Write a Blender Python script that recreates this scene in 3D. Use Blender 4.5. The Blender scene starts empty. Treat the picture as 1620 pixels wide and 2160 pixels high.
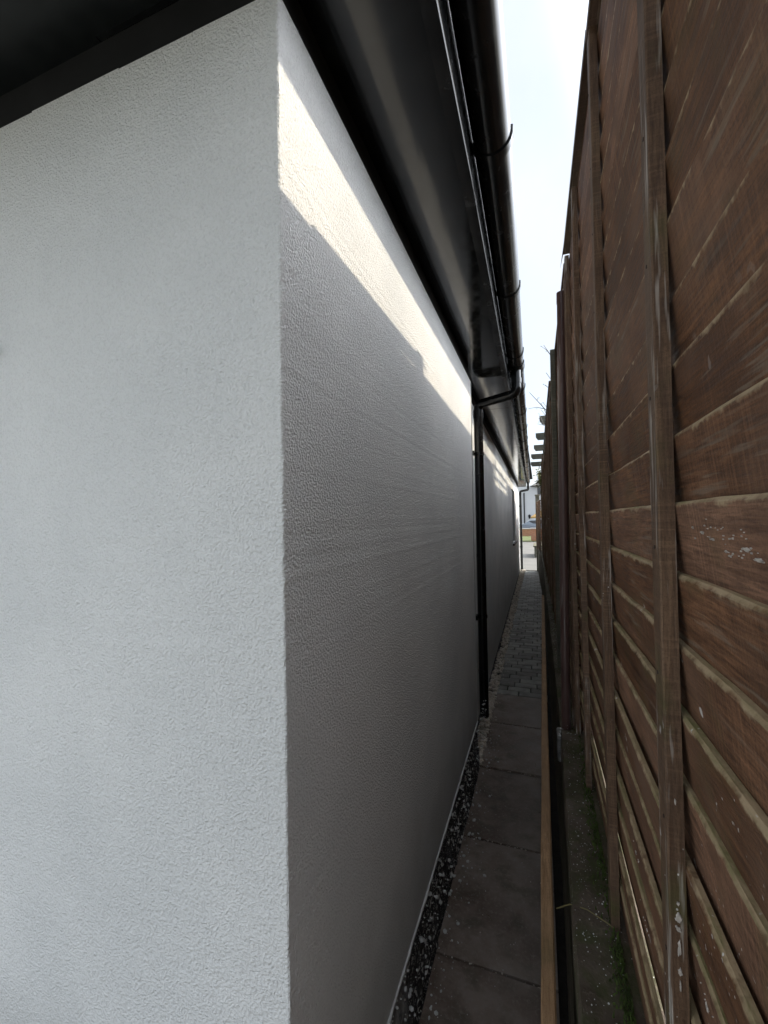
import bpy, bmesh, math, random
from mathutils import Vector, Matrix, noise

# ------------------------------------------------------------------ camera
SC = bpy.context.scene
COL = SC.collection
CAM_H = 1.55
cd = bpy.data.cameras.new('camera'); co = bpy.data.objects.new('camera', cd); COL.objects.link(co)
cd.sensor_fit = 'VERTICAL'; cd.sensor_height = 36.0; cd.lens = 36.0 * 909.58 / 2160.0
cd.clip_start = 0.01; cd.clip_end = 2000.0
R_ = Vector((0.94167, 0.33613, -0.01653)); U_ = Vector((0.02197, -0.01238, 0.99968)); F_ = Vector((-0.33582, 0.94173, 0.01905))
m = Matrix.Identity(4)
for i in range(3):
    m[i][0] = R_[i]; m[i][1] = U_[i]; m[i][2] = -F_[i]
m[2][3] = CAM_H
co.matrix_world = m
SC.camera = co

# ------------------------------------------------------------------ light
SUN = Vector((1.0, 0.50, 0.883)).normalized()           # towards the sun
SUN_EL = math.asin(SUN.z); SUN_AZ = math.atan2(SUN.x, SUN.y)
sl = bpy.data.lights.new('sun', 'SUN'); so = bpy.data.objects.new('sun', sl); COL.objects.link(so)
sl.energy = 1.15; sl.angle = math.radians(0.6); sl.color = (1.0, 0.87, 0.68)
so.rotation_euler = (-SUN).to_track_quat('-Z', 'Y').to_euler(); so.location = SUN * 30

w = bpy.data.worlds.new('World'); SC.world = w; w.use_nodes = True
wt = w.node_tree; wt.nodes.clear()
sky = wt.nodes.new('ShaderNodeTexSky'); sky.sky_type = 'NISHITA'; sky.sun_disc = False
sky.sun_elevation = SUN_EL; sky.sun_rotation = SUN_AZ; sky.air_density = 1.0; sky.dust_density = 2.0
tc = wt.nodes.new('ShaderNodeTexCoord')
nz = wt.nodes.new('ShaderNodeTexNoise'); nz.inputs['Scale'].default_value = 2.6; nz.inputs['Detail'].default_value = 6; nz.inputs['Roughness'].default_value = 0.55
rp = wt.nodes.new('ShaderNodeMapRange'); rp.inputs[1].default_value = 0.30; rp.inputs[2].default_value = 0.68; rp.inputs[3].default_value = 0.58; rp.inputs[4].default_value = 1.0
mx = wt.nodes.new('ShaderNodeMix'); mx.data_type = 'RGBA'
vm = wt.nodes.new('ShaderNodeVectorMath'); vm.operation = 'DOT_PRODUCT'; vm.inputs[1].default_value = SUN    # cloud gain raised towards the sun, shaped to brighten the shaded alley
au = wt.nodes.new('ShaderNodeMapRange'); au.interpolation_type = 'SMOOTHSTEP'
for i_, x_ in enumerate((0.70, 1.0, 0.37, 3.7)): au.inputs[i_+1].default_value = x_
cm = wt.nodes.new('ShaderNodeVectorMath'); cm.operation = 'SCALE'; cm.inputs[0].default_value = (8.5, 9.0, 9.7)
bg = wt.nodes.new('ShaderNodeBackground'); bg.inputs[1].default_value = 0.10
wo = wt.nodes.new('ShaderNodeOutputWorld')
L = wt.links
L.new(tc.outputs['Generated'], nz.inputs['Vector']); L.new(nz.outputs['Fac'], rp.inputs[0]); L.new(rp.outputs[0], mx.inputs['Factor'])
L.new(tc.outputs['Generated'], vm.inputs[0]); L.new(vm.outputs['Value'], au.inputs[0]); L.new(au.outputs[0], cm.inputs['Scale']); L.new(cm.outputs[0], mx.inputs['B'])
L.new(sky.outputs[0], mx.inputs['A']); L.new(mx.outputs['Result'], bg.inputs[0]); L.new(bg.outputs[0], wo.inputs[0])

vs = SC.view_settings
vs.view_transform = 'Standard'; vs.look = 'None'; vs.gamma = 1.0; vs.exposure = 1.68; vs.use_curve_mapping = False
SC.cycles.max_bounces = 9; SC.cycles.diffuse_bounces = 7; SC.cycles.caustics_reflective = False; SC.cycles.caustics_refractive = False; SC.cycles.glossy_bounces = 3

# ------------------------------------------------------------------ mesh helpers
rnd = random.Random(7)

class MB:
    def __init__(s): s.v = []; s.f = []; s.sm = False
    def add(s, vs_, fs):
        b = len(s.v); s.v += [tuple(q) for q in vs_]; s.f += [tuple(b + i for i in f) for f in fs]; return s
    def box(s, x0, x1, y0, y1, z0, z1):
        return s.add([(x0,y0,z0),(x1,y0,z0),(x1,y1,z0),(x0,y1,z0),(x0,y0,z1),(x1,y0,z1),(x1,y1,z1),(x0,y1,z1)],
                     [(0,3,2,1),(4,5,6,7),(0,1,5,4),(1,2,6,5),(2,3,7,6),(3,0,4,7)])
    def cbox(s, x0, x1, y0, y1, z0, z1, c=0.003):          # box with all edges chamfered
        bm = bmesh.new(); bmesh.ops.create_cube(bm, size=1.0)
        for q in bm.verts:
            q.co = ((x0+x1)/2 + q.co.x*(x1-x0), (y0+y1)/2 + q.co.y*(y1-y0), (z0+z1)/2 + q.co.z*(z1-z0))
        bmesh.ops.bevel(bm, geom=list(bm.edges), offset=c, segments=1, affect='EDGES')
        bm.verts.index_update()
        s.add([q.co[:] for q in bm.verts], [[q.index for q in f.verts] for f in bm.faces]); bm.free(); return s
    def sweep(s, prof, path, closed=True, cap=True):       # prof: function(i) -> list of (x,z), path: list of y ; section in xz
        n = None
        b = len(s.v)
        for i, y in enumerate(path):
            pr = prof(y); n = len(pr)
            s.v += [(x, y, z) for x, z in pr]
        k = n if closed else n-1
        for i in range(len(path)-1):
            for j in range(k):
                a = b+i*n+j; c = b+i*n+(j+1) % n
                s.f.append((a, c, c+n, a+n))
        if closed and cap:
            s.f.append(tuple(b+j for j in range(n-1, -1, -1)))
            e = b+(len(path)-1)*n
            s.f.append(tuple(e+j for j in range(n)))
        return s
    def tube(s, pts, rad, n=14, cap=True):
        pts = [Vector(q) for q in pts]; N = len(pts)
        rads = rad if isinstance(rad, (list, tuple)) else [rad]*N
        b = len(s.v); up = None
        for i, q in enumerate(pts):
            t = (pts[min(i+1, N-1)] - pts[max(i-1, 0)]).normalized()
            if up is None:
                up = t.orthogonal().normalized()
            up = (up - t*up.dot(t)).normalized(); sd = t.cross(up)
            for j in range(n):
                a = 2*math.pi*j/n
                s.v.append(tuple(q + (up*math.cos(a) + sd*math.sin(a))*rads[i]))
        for i in range(N-1):
            for j in range(n):
                a = b+i*n+j; c = b+i*n+(j+1) % n
                s.f.append((a, c, c+n, a+n))
        if cap:
            s.f.append(tuple(b+j for j in range(n-1, -1, -1))); s.f.append(tuple(b+(N-1)*n+j for j in range(n)))
        return s
    def mesh(s, name, mat=None, smooth=False):
        me = bpy.data.meshes.new(name); me.from_pydata(s.v, [], s.f); me.update()
        bm = bmesh.new(); bm.from_mesh(me); bmesh.ops.recalc_face_normals(bm, faces=bm.faces); bm.to_mesh(me); bm.free()
        if mat: me.materials.append(mat)
        if smooth:
            for q in me.polygons: q.use_smooth = True
            try: me.set_sharp_from_angle(angle=math.radians(42))
            except Exception: pass
        return me
    def build(s, name, mat=None, parent=None, smooth=False):
        return link(name, s.mesh(name, mat, smooth), parent)

def link(name, data, parent=None):
    o = bpy.data.objects.new(name, data); COL.objects.link(o)
    if parent: o.parent = parent
    return o
def empty(name, loc=(0, 0, 0)):
    o = link(name, None); o.location = loc; o.empty_display_size = 0.1; return o
def tag(o, label=None, cat=None, group=None, kind=None):
    if label: o['label'] = label
    if cat: o['category'] = cat
    if group: o['group'] = group
    if kind: o['kind'] = kind
    return o
def arc(c, r, a0, a1, n, f=lambda x, z: (x, z)):
    return [f(c[0]+r*math.cos(a0+(a1-a0)*i/n), c[1]+r*math.sin(a0+(a1-a0)*i/n)) for i in range(n+1)]
def nse(x, y=0.0, z=0.0): return noise.noise(Vector((x, y, z)))

# ------------------------------------------------------------------ material helpers
class Mat:
    def __init__(s, name):
        s.m = bpy.data.materials.new(name); s.m.use_nodes = True
        s.t = s.m.node_tree; s.b = s.t.nodes['Principled BSDF']
    def n(s, t, **kw):
        q = s.t.nodes.new(t)
        for k, v in kw.items():
            if hasattr(q, k): setattr(q, k, v)
        return q
    def l(s, a, b): s.t.links.new(a, b)
    def coord(s, scale=(1, 1, 1), rand=0.0, kind='Object'):
        tc = s.n('ShaderNodeTexCoord'); mp = s.n('ShaderNodeMapping'); s.l(tc.outputs[kind], mp.inputs[0])
        mp.inputs['Scale'].default_value = scale
        if rand:
            oi = s.n('ShaderNodeObjectInfo'); mu = s.n('ShaderNodeMath', operation='MULTIPLY'); mu.inputs[1].default_value = rand
            s.l(oi.outputs['Random'], mu.inputs[0]); cb = s.n('ShaderNodeCombineXYZ')
            for k in range(3): s.l(mu.outputs[0], cb.inputs[k])
            s.l(cb.outputs[0], mp.inputs['Location'])
        return mp.outputs[0]
    def noise(s, vec, scale, detail=4, rough=0.55, dist=0.0):
        q = s.n('ShaderNodeTexNoise'); q.inputs['Scale'].default_value = scale; q.inputs['Detail'].default_value = detail
        q.inputs['Roughness'].default_value = rough; q.inputs['Distortion'].default_value = dist; s.l(vec, q.inputs['Vector']); return q.outputs['Fac']
    def vor(s, vec, scale, feat='F1', out='Distance', rnd_=1.0):
        q = s.n('ShaderNodeTexVoronoi'); q.feature = feat; q.inputs['Scale'].default_value = scale; q.inputs['Randomness'].default_value = rnd_
        s.l(vec, q.inputs['Vector']); return q.outputs[out]
    def mr(s, v, a, b, c=0.0, d=1.0, smooth=False):
        q = s.n('ShaderNodeMapRange'); q.interpolation_type = 'SMOOTHSTEP' if smooth else 'LINEAR'
        s.l(v, q.inputs[0])
        for i, x in enumerate((a, b, c, d)): q.inputs[i+1].default_value = x
        return q.outputs[0]
    def math(s, op, a, b=None):
        q = s.n('ShaderNodeMath', operation=op)
        for i, x in enumerate((a, b)):
            if x is None: continue
            if isinstance(x, (int, float)): q.inputs[i].default_value = x
            else: s.l(x, q.inputs[i])
        return q.outputs[0]
    def mix(s, fac, a, b):
        q = s.n('ShaderNodeMix'); q.data_type = 'RGBA'
        for k, x in (('Factor', fac), ('A', a), ('B', b)):
            if isinstance(x, (int, float)): q.inputs[k].default_value = x
            elif isinstance(x, (tuple, list)): q.inputs[k].default_value = tuple(x)+(1,) if len(x) == 3 else x
            else: s.l(x, q.inputs[k])
        return q.outputs['Result']
    def bump(s, h, dist, strength=1.0, prev=None):
        q = s.n('ShaderNodeBump'); q.inputs['Distance'].default_value = dist; q.inputs['Strength'].default_value = strength
        s.l(h, q.inputs['Height'])
        if prev: s.l(prev, q.inputs['Normal'])
        return q.outputs[0]
    def normal_z(s):
        g = s.n('ShaderNodeNewGeometry'); x = s.n('ShaderNodeSeparateXYZ'); s.l(g.outputs['True Normal'], x.inputs[0]); return x.outputs['Z']
    def pos(s):
        g = s.n('ShaderNodeNewGeometry'); x = s.n('ShaderNodeSeparateXYZ'); s.l(g.outputs['Position'], x.inputs[0]); return g.outputs['Position'], x.outputs
    def rand(s): return s.n('ShaderNodeObjectInfo').outputs['Random']
    def done(s, col=None, rough=None, bump=None, spec=None, metal=None):
        if col is not None:
            if isinstance(col, (tuple, list)): s.b.inputs['Base Color'].default_value = tuple(col)+(1,)
            else: s.l(col, s.b.inputs['Base Color'])
        if rough is not None:
            if isinstance(rough, (int, float)): s.b.inputs['Roughness'].default_value = rough
            else: s.l(rough, s.b.inputs['Roughness'])
        if bump is not None: s.l(bump, s.b.inputs['Normal'])
        if spec is not None: s.b.inputs['Specular IOR Level'].default_value = spec
        if metal is not None: s.b.inputs['Metallic'].default_value = metal
        return s.m

def mat_simple(name, col, rough=0.6, var=0.15, scale=6.0, bump=0.0, bscale=60.0, spec=None):
    k = Mat(name); P, _ = k.pos(); n1 = k.noise(P, scale, 5)
    c = k.mix(k.mr(n1, 0.3, 0.7), tuple(x*(1-var) for x in col), tuple(min(1, x*(1+var)) for x in col))
    bp = k.bump(k.noise(P, bscale, 3), bump) if bump else None
    return k.done(c, rough, bp, spec)

def mat_render():
    k = Mat('white_render'); P, s = k.pos()
    mp = k.n('ShaderNodeMapping'); k.l(P, mp.inputs[0]); mp.inputs['Rotation'].default_value = (0.62, 0.47, 0.71)
    h = k.noise(mp.outputs[0], 225, 1.6, 0.6)
    b2 = k.bump(h, 0.0052, 1.0)
    pit = k.mr(h, 0.50, 0.36)                                      # coarse grain: darker colour in the pits
    big = k.noise(P, 2.2, 3)
    c = k.mix(k.mr(big, 0.32, 0.68), (0.76, 0.772, 0.76), (0.865, 0.87, 0.85))
    c = k.mix(k.math('MULTIPLY', pit, 0.18), c, (0.5, 0.5, 0.48))
    # rain-splash dirt with a ragged edge low on the wall
    dz = k.math('ADD', s['Z'], k.math('MULTIPLY', k.math('SUBTRACT', k.noise(P, 5, 3), 0.5), 0.5))
    c = k.mix(k.mr(dz, 0.62, 0.25, 0.0, 0.45), c, (0.42, 0.41, 0.38))
    return k.done(c, 0.9, b2, 0.25)

def mat_pvc(name, col=(0.006, 0.0065, 0.007), rough=0.16, wav=0.0):
    k = Mat(name); P, s = k.pos()
    dust = k.mr(k.noise(P, 14, 6, 0.6), 0.45, 0.75)
    c = k.mix(k.math('MULTIPLY', dust, 0.35), col, tuple(x+0.022 for x in col))
    r = k.math('ADD', k.math('MULTIPLY', dust, 0.14), rough)
    bp = k.bump(k.noise(P, 3.0, 1), wav) if wav else None
    return k.done(c, r, bp, 0.5)

def mat_wood(name, dark, light, axis='y', worn=(0.24, 0.20, 0.15), worn_amt=0.5, moss=0.3, edge=0.9, paint=0.5, lap=0.0, sawn=0.15):
    k = Mat(name)
    sc_ = (34, 2.6, 34) if axis == 'y' else ((34, 34, 2.6) if axis == 'z' else (2.6, 34, 34))
    v = k.coord(sc_, 37.0); v2 = k.coord((1, 1, 1), 11.0); P, s = k.pos()
    g = k.noise(v, 3.0, 4, 0.62, 1.1)
    g2 = k.noise(v, 12.0, 2, 0.6)
    blot = k.noise(v2, 7, 3, 0.6)
    gg = k.math('ADD', k.math('MULTIPLY', g, 0.65), k.math('MULTIPLY', g2, 0.35))
    c = k.mix(k.mr(gg, 0.35, 0.66), dark, light)
    c = k.mix(k.mr(k.noise(k.coord((150, 9, 150) if axis == 'y' else ((150, 150, 9) if axis == 'z' else (9, 150, 150)), 23.0), 3.0, 2, 0.7), 0.50, 0.66, 0.0, 0.45), c, tuple(x*0.55 for x in dark))
    kv = k.coord((11, 4.2, 11) if axis == 'y' else ((14, 14, 4.2) if axis == 'z' else (4.2, 11, 11)), 29.0)
    c = k.mix(k.mr(k.vor(kv, 1.0), 0.13, 0.05, 0.0, 0.75), c, tuple(x*0.40 for x in dark))
    c = k.mix(k.mr(blot, 0.36, 0.64, 0.0, 0.55), c, tuple(x*0.62 for x in dark))
    saw = k.noise(k.coord((6, 260, 6) if axis == 'y' else ((6, 6, 260) if axis == 'z' else (260, 6, 6)), 17.0), 1.0, 2, 0.6)
    spk = k.noise(v2, 420, 2, 0.7)
    c = k.mix(k.math('MULTIPLY', k.mr(saw, 0.48, 0.66), k.mr(k.noise(v2, 4.3, 3), 0.42, 0.64, 0.15*sawn, 1.6*sawn)), c, tuple(min(1, x*1.5) for x in light))
    c = k.mix(k.mr(spk, 0.50, 0.68, 0.0, 0.38), c, tuple(x*0.5 for x in dark))
    rn = k.rand()
    hs = k.n('ShaderNodeHueSaturation'); k.l(c, hs.inputs['Color']); k.l(k.mr(rn, 0, 1, 0.62, 1.36), hs.inputs['Value']); k.l(k.mr(rn, 0, 1, 1.08, 0.88), hs.inputs['Saturation'])
    c = hs.outputs[0]
    # stain worn through along the grain
    sc3 = (60, 4, 60) if axis == 'y' else ((60, 60, 4) if axis == 'z' else (4, 60, 60))
    st = k.noise(k.coord(sc3, 19.0), 1.6, 3, 0.65); wm = k.math('MULTIPLY', k.mr(st, 0.57, 0.66), k.mr(k.noise(v2, 3.1, 3), 0.44, 0.60))
    c = k.mix(k.math('MULTIPLY', wm, worn_amt), c, worn)
    c = k.mix(k.mr(k.noise(v2, 2.6, 4, 0.6), 0.52, 0.74, 0.0, 0.55), c, tuple(0.55*x+0.45*y_ for x, y_ in zip(light, (0.17, 0.15, 0.13))))   # silvered patches
    if lap:
        oc = k.n('ShaderNodeTexCoord'); ox = k.n('ShaderNodeSeparateXYZ'); k.l(oc.outputs['Object'], ox.inputs[0])
        lz = k.math('ADD', ox.outputs['Z'], k.math('MULTIPLY', k.math('SUBTRACT', k.noise(v2, 40, 3, 0.7), 0.5), 0.022))
        c = k.mix(k.mr(lz, lap-0.0055, lap-0.0008, 0.0, 0.95), c, (0.44, 0.33, 0.20))
    # exposed sawn top edges, weathered pale
    nzv = k.normal_z()
    c = k.mix(k.math('MULTIPLY', k.mr(nzv, 0.35, 0.7), k.mr(k.noise(k.coord((40, 12, 40), 31.0), 1.0, 4, 0.75), 0.42, 0.60, 0.08*edge, edge)), c, k.mix(k.mr(k.noise(v2, 8, 3), 0.4, 0.6), (0.30, 0.24, 0.13), (0.17, 0.165, 0.06)))
    # algae
    if moss:
        mm = k.mr(k.noise(v2, 9.0, 4, 0.65), 0.54, 0.72)
        low = k.mr(s['Z'], 2.3, 0.8, 0.25, 1.0)
        c = k.mix(k.math('MULTIPLY', k.math('MULTIPLY', mm, low), moss), c, (0.085, 0.088, 0.026))
    # masonry-paint splashes
    if paint:
        wv = k.n('ShaderNodeVectorMath', operation='ADD'); k.l(P, wv.inputs[0])
        nn = k.n('ShaderNodeTexNoise'); nn.inputs['Scale'].default_value = 60; k.l(P, nn.inputs['Vector'])
        sc4 = k.n('ShaderNodeVectorMath', operation='SCALE'); k.l(nn.outputs['Color'], sc4.inputs[0]); sc4.inputs['Scale'].default_value = 0.02; k.l(sc4.outputs[0], wv.inputs[1])
        sp = k.mr(k.vor(wv.outputs[0], 34), 0.17, 0.13)
        gate = k.mr(k.noise(P, 5.5, 2), 0.60, 0.64); lowp = k.mr(s['Z'], 1.75, 1.35)
        sp2 = k.mr(k.vor(wv.outputs[0], 95), 0.13, 0.10); gate2 = k.mr(k.noise(P, 3.7, 2), 0.57, 0.62)
        f = k.math('MAXIMUM', k.math('MULTIPLY', sp, gate), k.math('MULTIPLY', sp2, gate2))
        c = k.mix(k.math('MULTIPLY', k.math('MULTIPLY', f, lowp), paint), c, (0.72, 0.70, 0.66))
    bp = k.bump(k.math('ADD', k.math('MULTIPLY', gg, 0.8), k.math('ADD', k.math('MULTIPLY', saw, 0.5*sawn), k.math('MULTIPLY', spk, 0.22))), 0.0018, 0.9)
    return k.done(c, k.mr(gg, 0.3, 0.7, 0.55, 0.8), bp, 0.35)

def mat_bitumen():
    k = Mat('bitumen_painted_plinth'); P, s = k.pos()
    n1 = k.noise(P, 34, 6, 0.7)
    c = k.mix(k.mr(n1, 0.35, 0.7), (0.010, 0.011, 0.014), (0.075, 0.077, 0.08))
    wv = k.n('ShaderNodeVectorMath', operation='ADD'); k.l(P, wv.inputs[0])
    nn = k.n('ShaderNodeTexNoise'); nn.inputs['Scale'].default_value = 45; k.l(P, nn.inputs['Vector'])
    s4 = k.n('ShaderNodeVectorMath', operation='SCALE'); k.l(nn.outputs['Color'], s4.inputs[0]); s4.inputs['Scale'].default_value = 0.03; k.l(s4.outputs[0], wv.inputs[1])
    a = k.math('MULTIPLY', k.mr(k.vor(wv.outputs[0], 42), 0.34, 0.28), k.mr(k.noise(P, 11, 3), 0.45, 0.50))
    b = k.math('MULTIPLY', k.mr(k.vor(wv.outputs[0], 110), 0.30, 0.24), k.mr(k.noise(P, 21, 3), 0.40, 0.48))
    c = k.mix(k.math('MAXIMUM', a, b), c, (0.72, 0.72, 0.70))
    # bare mortar patch
    dy = k.math('ABSOLUTE', k.math('SUBTRACT', s['Y'], 1.13)); dd = k.math('ADD', dy, k.math('MULTIPLY', k.math('SUBTRACT', k.noise(P, 24, 5), 0.5), 0.14))
    c = k.mix(k.mr(dd, 0.12, 0.07, 0.0, 0.9), c, k.mix(k.mr(n1, 0.4, 0.65), (0.16, 0.16, 0.16), (0.55, 0.55, 0.54)))
    return k.done(c, 0.55, k.bump(k.noise(P, 60, 4, 0.7), 0.006, 0.9), 0.4)

def mat_slab():
    k = Mat('brown_paving_slab'); P, s = k.pos(); v = k.coord((1, 1, 1), 9.0)
    n1 = k.noise(v, 4.5, 6, 0.6); n2 = k.noise(P, 70, 3, 0.7); n3 = k.noise(v, 11, 5)
    c = k.mix(k.mr(n1, 0.38, 0.62), (0.165, 0.11, 0.08), (0.37, 0.30, 0.25))
    c = k.mix(k.mr(n3, 0.50, 0.66, 0, 0.6), c, (0.095, 0.082, 0.05))
    c = k.mix(k.mr(n2, 0.52, 0.70, 0, 0.5), c, (0.42, 0.38, 0.33))
    c = k.mix(k.math('MULTIPLY', k.mr(s['X'], -0.22, 0.0), k.mr(k.noise(P, 6, 4), 0.35, 0.65, 0.1, 0.7)), c, (0.38, 0.335, 0.29))
    c = k.mix(k.mr(k.rand(), 0, 1, 0, 0.3), c, (0.09, 0.07, 0.055))
    sp = k.math('MULTIPLY', k.mr(k.vor(P, 38), 0.07, 0.05), k.mr(k.noise(P, 8, 2), 0.55, 0.6))
    c = k.mix(sp, c, (0.6, 0.6, 0.58))
    bp = k.bump(n2, 0.0015, 0.7); bp = k.bump(k.noise(P, 18, 4), 0.003, 0.5, bp)
    return k.done(c, k.mr(n1, 0.3, 0.7, 0.42, 0.68), bp, 0.4)

def mat_block():
    k = Mat('grey_block_paver'); P, s = k.pos()
    n1 = k.noise(P, 9, 5); n2 = k.noise(P, 120, 2); r = k.rand()
    c = k.mix(r, (0.24, 0.23, 0.205), (0.45, 0.43, 0.39))
    c = k.mix(k.mr(n1, 0.45, 0.72, 0, 0.6), c, (0.08, 0.085, 0.06))
    c = k.mix(k.mr(k.noise(P, 26, 4), 0.62, 0.72, 0, 0.6), c, (0.34, 0.34, 0.33))
    return k.done(c, 0.62, k.bump(n2, 0.0015, 0.7), 0.4)

def mat_concrete(name, a, b, moss=0.0, specks=0.0, scale=8):
    k = Mat(name); P, s = k.pos()
    n1 = k.noise(P, scale, 6, 0.62); n2 = k.noise(P, 90, 3, 0.7)
    c = k.mix(k.mr(n1, 0.32, 0.68), a, b)
    c = k.mix(k.mr(n2, 0.58, 0.78, 0, 0.5), c, tuple(min(1, x*2.2) for x in b))
    if moss:
        mm = k.mr(k.noise(P, 12, 6, 0.7), 0.44, 0.62)
        c = k.mix(k.math('MULTIPLY', mm, moss), c, (0.045, 0.062, 0.014))
    if specks:
        sp = k.math('MULTIPLY', k.mr(k.vor(P, 120), 0.15, 0.11), k.mr(k.noise(P, 11, 2), 0.5, 0.56))
        c = k.mix(k.math('MULTIPLY', sp, specks), c, (0.65, 0.65, 0.62))
    bp = k.bump(n2, 0.003, 0.8); bp = k.bump(k.noise(P, 20, 4), 0.008, 0.6, bp)
    return k.done(c, 0.8, bp, 0.3)

def mat_brown_pipe():
    k = Mat('brown_painted_post'); P, s = k.pos()
    n1 = k.noise(k.coord((6, 6, 1), 0), 6, 5)
    c = k.mix(k.mr(n1, 0.3, 0.7), (0.075, 0.040, 0.036), (0.14, 0.085, 0.075))
    c = k.mix(k.mr(k.noise(k.coord((30, 30, 1.2), 0), 3.0, 4), 0.63, 0.70, 0, 0.7), c, (0.30, 0.29, 0.28))
    dr = k.math('MULTIPLY', k.mr(k.noise(k.coord((26, 26, 2.2), 0), 2.2, 3), 0.66, 0.69), k.mr(s['Z'], 1.9, 2.35, 0.15, 1.0))
    c = k.mix(dr, c, (0.62, 0.56, 0.52))
    return k.done(c, 0.3, k.bump(n1, 0.0015, 0.6), 0.5)

def mat_brick():
    k = Mat('orange_brickwork'); P, s = k.pos()
    mp = k.n('ShaderNodeMapping'); k.l(P, mp.inputs[0]); mp.inputs['Rotation'].default_value = (math.radians(90), 0, 0)
    q = k.n('ShaderNodeTexBrick'); k.l(mp.outputs[0], q.inputs['Vector']); q.inputs['Scale'].default_value = 1.0
    q.inputs['Brick Width'].default_value = 0.225; q.inputs['Row Height'].default_value = 0.075; q.inputs['Mortar Size'].default_value = 0.01
    q.inputs['Color1'].default_value = (0.56, 0.21, 0.09, 1); q.inputs['Color2'].default_value = (0.46, 0.16, 0.07, 1); q.inputs['Mortar'].default_value = (0.38, 0.34, 0.29, 1)
    return k.done(q.outputs[0], 0.85)

def mat_stone():
    k = Mat('buff_gravel'); P, s = k.pos()
    q = k.n('ShaderNodeTexVoronoi'); q.inputs['Scale'].default_value = 45; k.l(P, q.inputs['Vector'])
    sx = k.n('ShaderNodeSeparateColor'); k.l(q.outputs['Color'], sx.inputs[0])
    c = k.mix(sx.outputs[0], (0.62, 0.52, 0.41), (0.88, 0.82, 0.72)); c = k.mix(k.math('MULTIPLY', sx.outputs[1], 0.30), c, (0.42, 0.38, 0.34))
    return k.done(c, 0.75, k.bump(k.noise(P, 90, 3), 0.002, 0.6), 0.3)

M = dict(
    render=mat_render(), bead=mat_simple('render_bead', (0.72, 0.72, 0.70), 0.8, 0.1, 30),
    soffit=mat_pvc('black_soffit', (0.007, 0.008, 0.0085), 0.08, 0.002), pvc=mat_pvc('black_gutter_plastic', (0.006, 0.0065, 0.007), 0.20),
    trim=mat_pvc('black_trim', (0.002, 0.002, 0.002), 0.75),
    tile=mat_simple('dark_roof_tile', (0.035, 0.036, 0.04), 0.7, 0.3, 5, 0.003, 30),
    board=mat_wood('red_brown_fence_board', (0.085, 0.037, 0.018), (0.31, 0.150, 0.074), 'y', moss=0.5, paint=0.85, lap=.0717),
    batten=mat_wood('weathered_fence_batten', (0.10, 0.056, 0.034), (0.26, 0.165, 0.10), 'z', worn=(0.42, 0.38, 0.33), worn_amt=0.9, moss=0.95, paint=0.9, sawn=0.2),
    cap=mat_wood('fence_cap_rail', (0.07, 0.04, 0.027), (0.15, 0.098, 0.068), 'y', worn_amt=0.7, moss=0.4, paint=0.0),
    timber=mat_wood('bare_pine_board', (0.25, 0.135, 0.052), (0.50, 0.30, 0.14), 'y', moss=0.35, edge=0.0, paint=0.35, sawn=0.04, worn=(0.5, 0.4, 0.25)),
    rafter=mat_wood('grey_rafter', (0.075, 0.075, 0.055), (0.16, 0.155, 0.12), 'x', moss=0.3, paint=0.0),
    post=mat_wood('brown_fence_post', (0.06, 0.032, 0.024), (0.13, 0.075, 0.052), 'z', moss=0.4, paint=0.0),
    bitumen=mat_bitumen(), slab=mat_slab(), block=mat_block(),
    mossy=mat_concrete('mossy_concrete', (0.050, 0.037, 0.024), (0.16, 0.13, 0.10), 0.7, 0.9),
    soil=mat_concrete('dark_soil', (0.012, 0.010, 0.008), (0.03, 0.025, 0.02), 0.0, 0.0, 20),
    patio=mat_concrete('pale_concrete', (0.24, 0.235, 0.22), (0.32, 0.31, 0.29), 0.0, 0.0, 2),
    sand=mat_concrete('jointing_sand', (0.03, 0.03, 0.024), (0.06, 0.058, 0.048), 0.3, 0.0, 20),
    pipe=mat_brown_pipe(), stone=mat_stone(), brick=mat_brick(),
    chip=mat_simple('plaster_chip', (0.62, 0.62, 0.60), 0.85, 0.15, 40),
    foot=mat_concrete('splashed_concrete', (0.12, 0.12, 0.11), (0.34, 0.34, 0.33), 0.2, 1.0, 30),
    white=mat_simple('white_house_paint', (0.80, 0.81, 0.80), 0.85, 0.03, 1.0),
    greytile=mat_simple('grey_house_tile', (0.16, 0.155, 0.14), 0.8, 0.15, 2.0, 0.02, 6),
    grass=mat_simple('lawn_grass', (0.10, 0.12, 0.030), 0.9, 0.35, 3.0),
    bark=mat_simple('grey_bark', (0.20, 0.18, 0.16), 0.85, 0.2, 20),
    leaf=mat_simple('ivy_leaf', (0.14, 0.15, 0.03), 0.5, 0.5, 30),
    carpaint=mat_simple('silver_blue_paint', (0.26, 0.31, 0.36), 0.25, 0.03, 1.0), rubber=mat_simple('tyre_rubber', (0.02, 0.02, 0.02), 0.8, 0.1),
    steel=mat_simple('alloy_steel', (0.45, 0.45, 0.45), 0.35, 0.05), coping=mat_simple('pale_coping', (0.62, 0.6, 0.56), 0.8, 0.1),
    tan=mat_simple('tan_canvas', (0.55, 0.34, 0.12), 0.8, 0.1),
    lampblack=mat_simple('black_metal', (0.012, 0.012, 0.012), 0.4, 0.1),
    moss=mat_simple('green_moss', (0.055, 0.085, 0.014), 0.9, 0.5, 40),
    drive=mat_concrete('drive_concrete', (0.15, 0.145, 0.13), (0.20, 0.19, 0.17), 0.0, 0.0, 2),
    softsoffit=mat_pvc('black_front_soffit', (0.007, 0.009, 0.009), 0.34),
    stalk=mat_simple('dry_stalk', (0.20, 0.17, 0.07), 0.7, 0.2),
)
kg = Mat('window_glass'); M['glass'] = kg.done((0.03, 0.035, 0.04), 0.05, None, 0.8)

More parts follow.
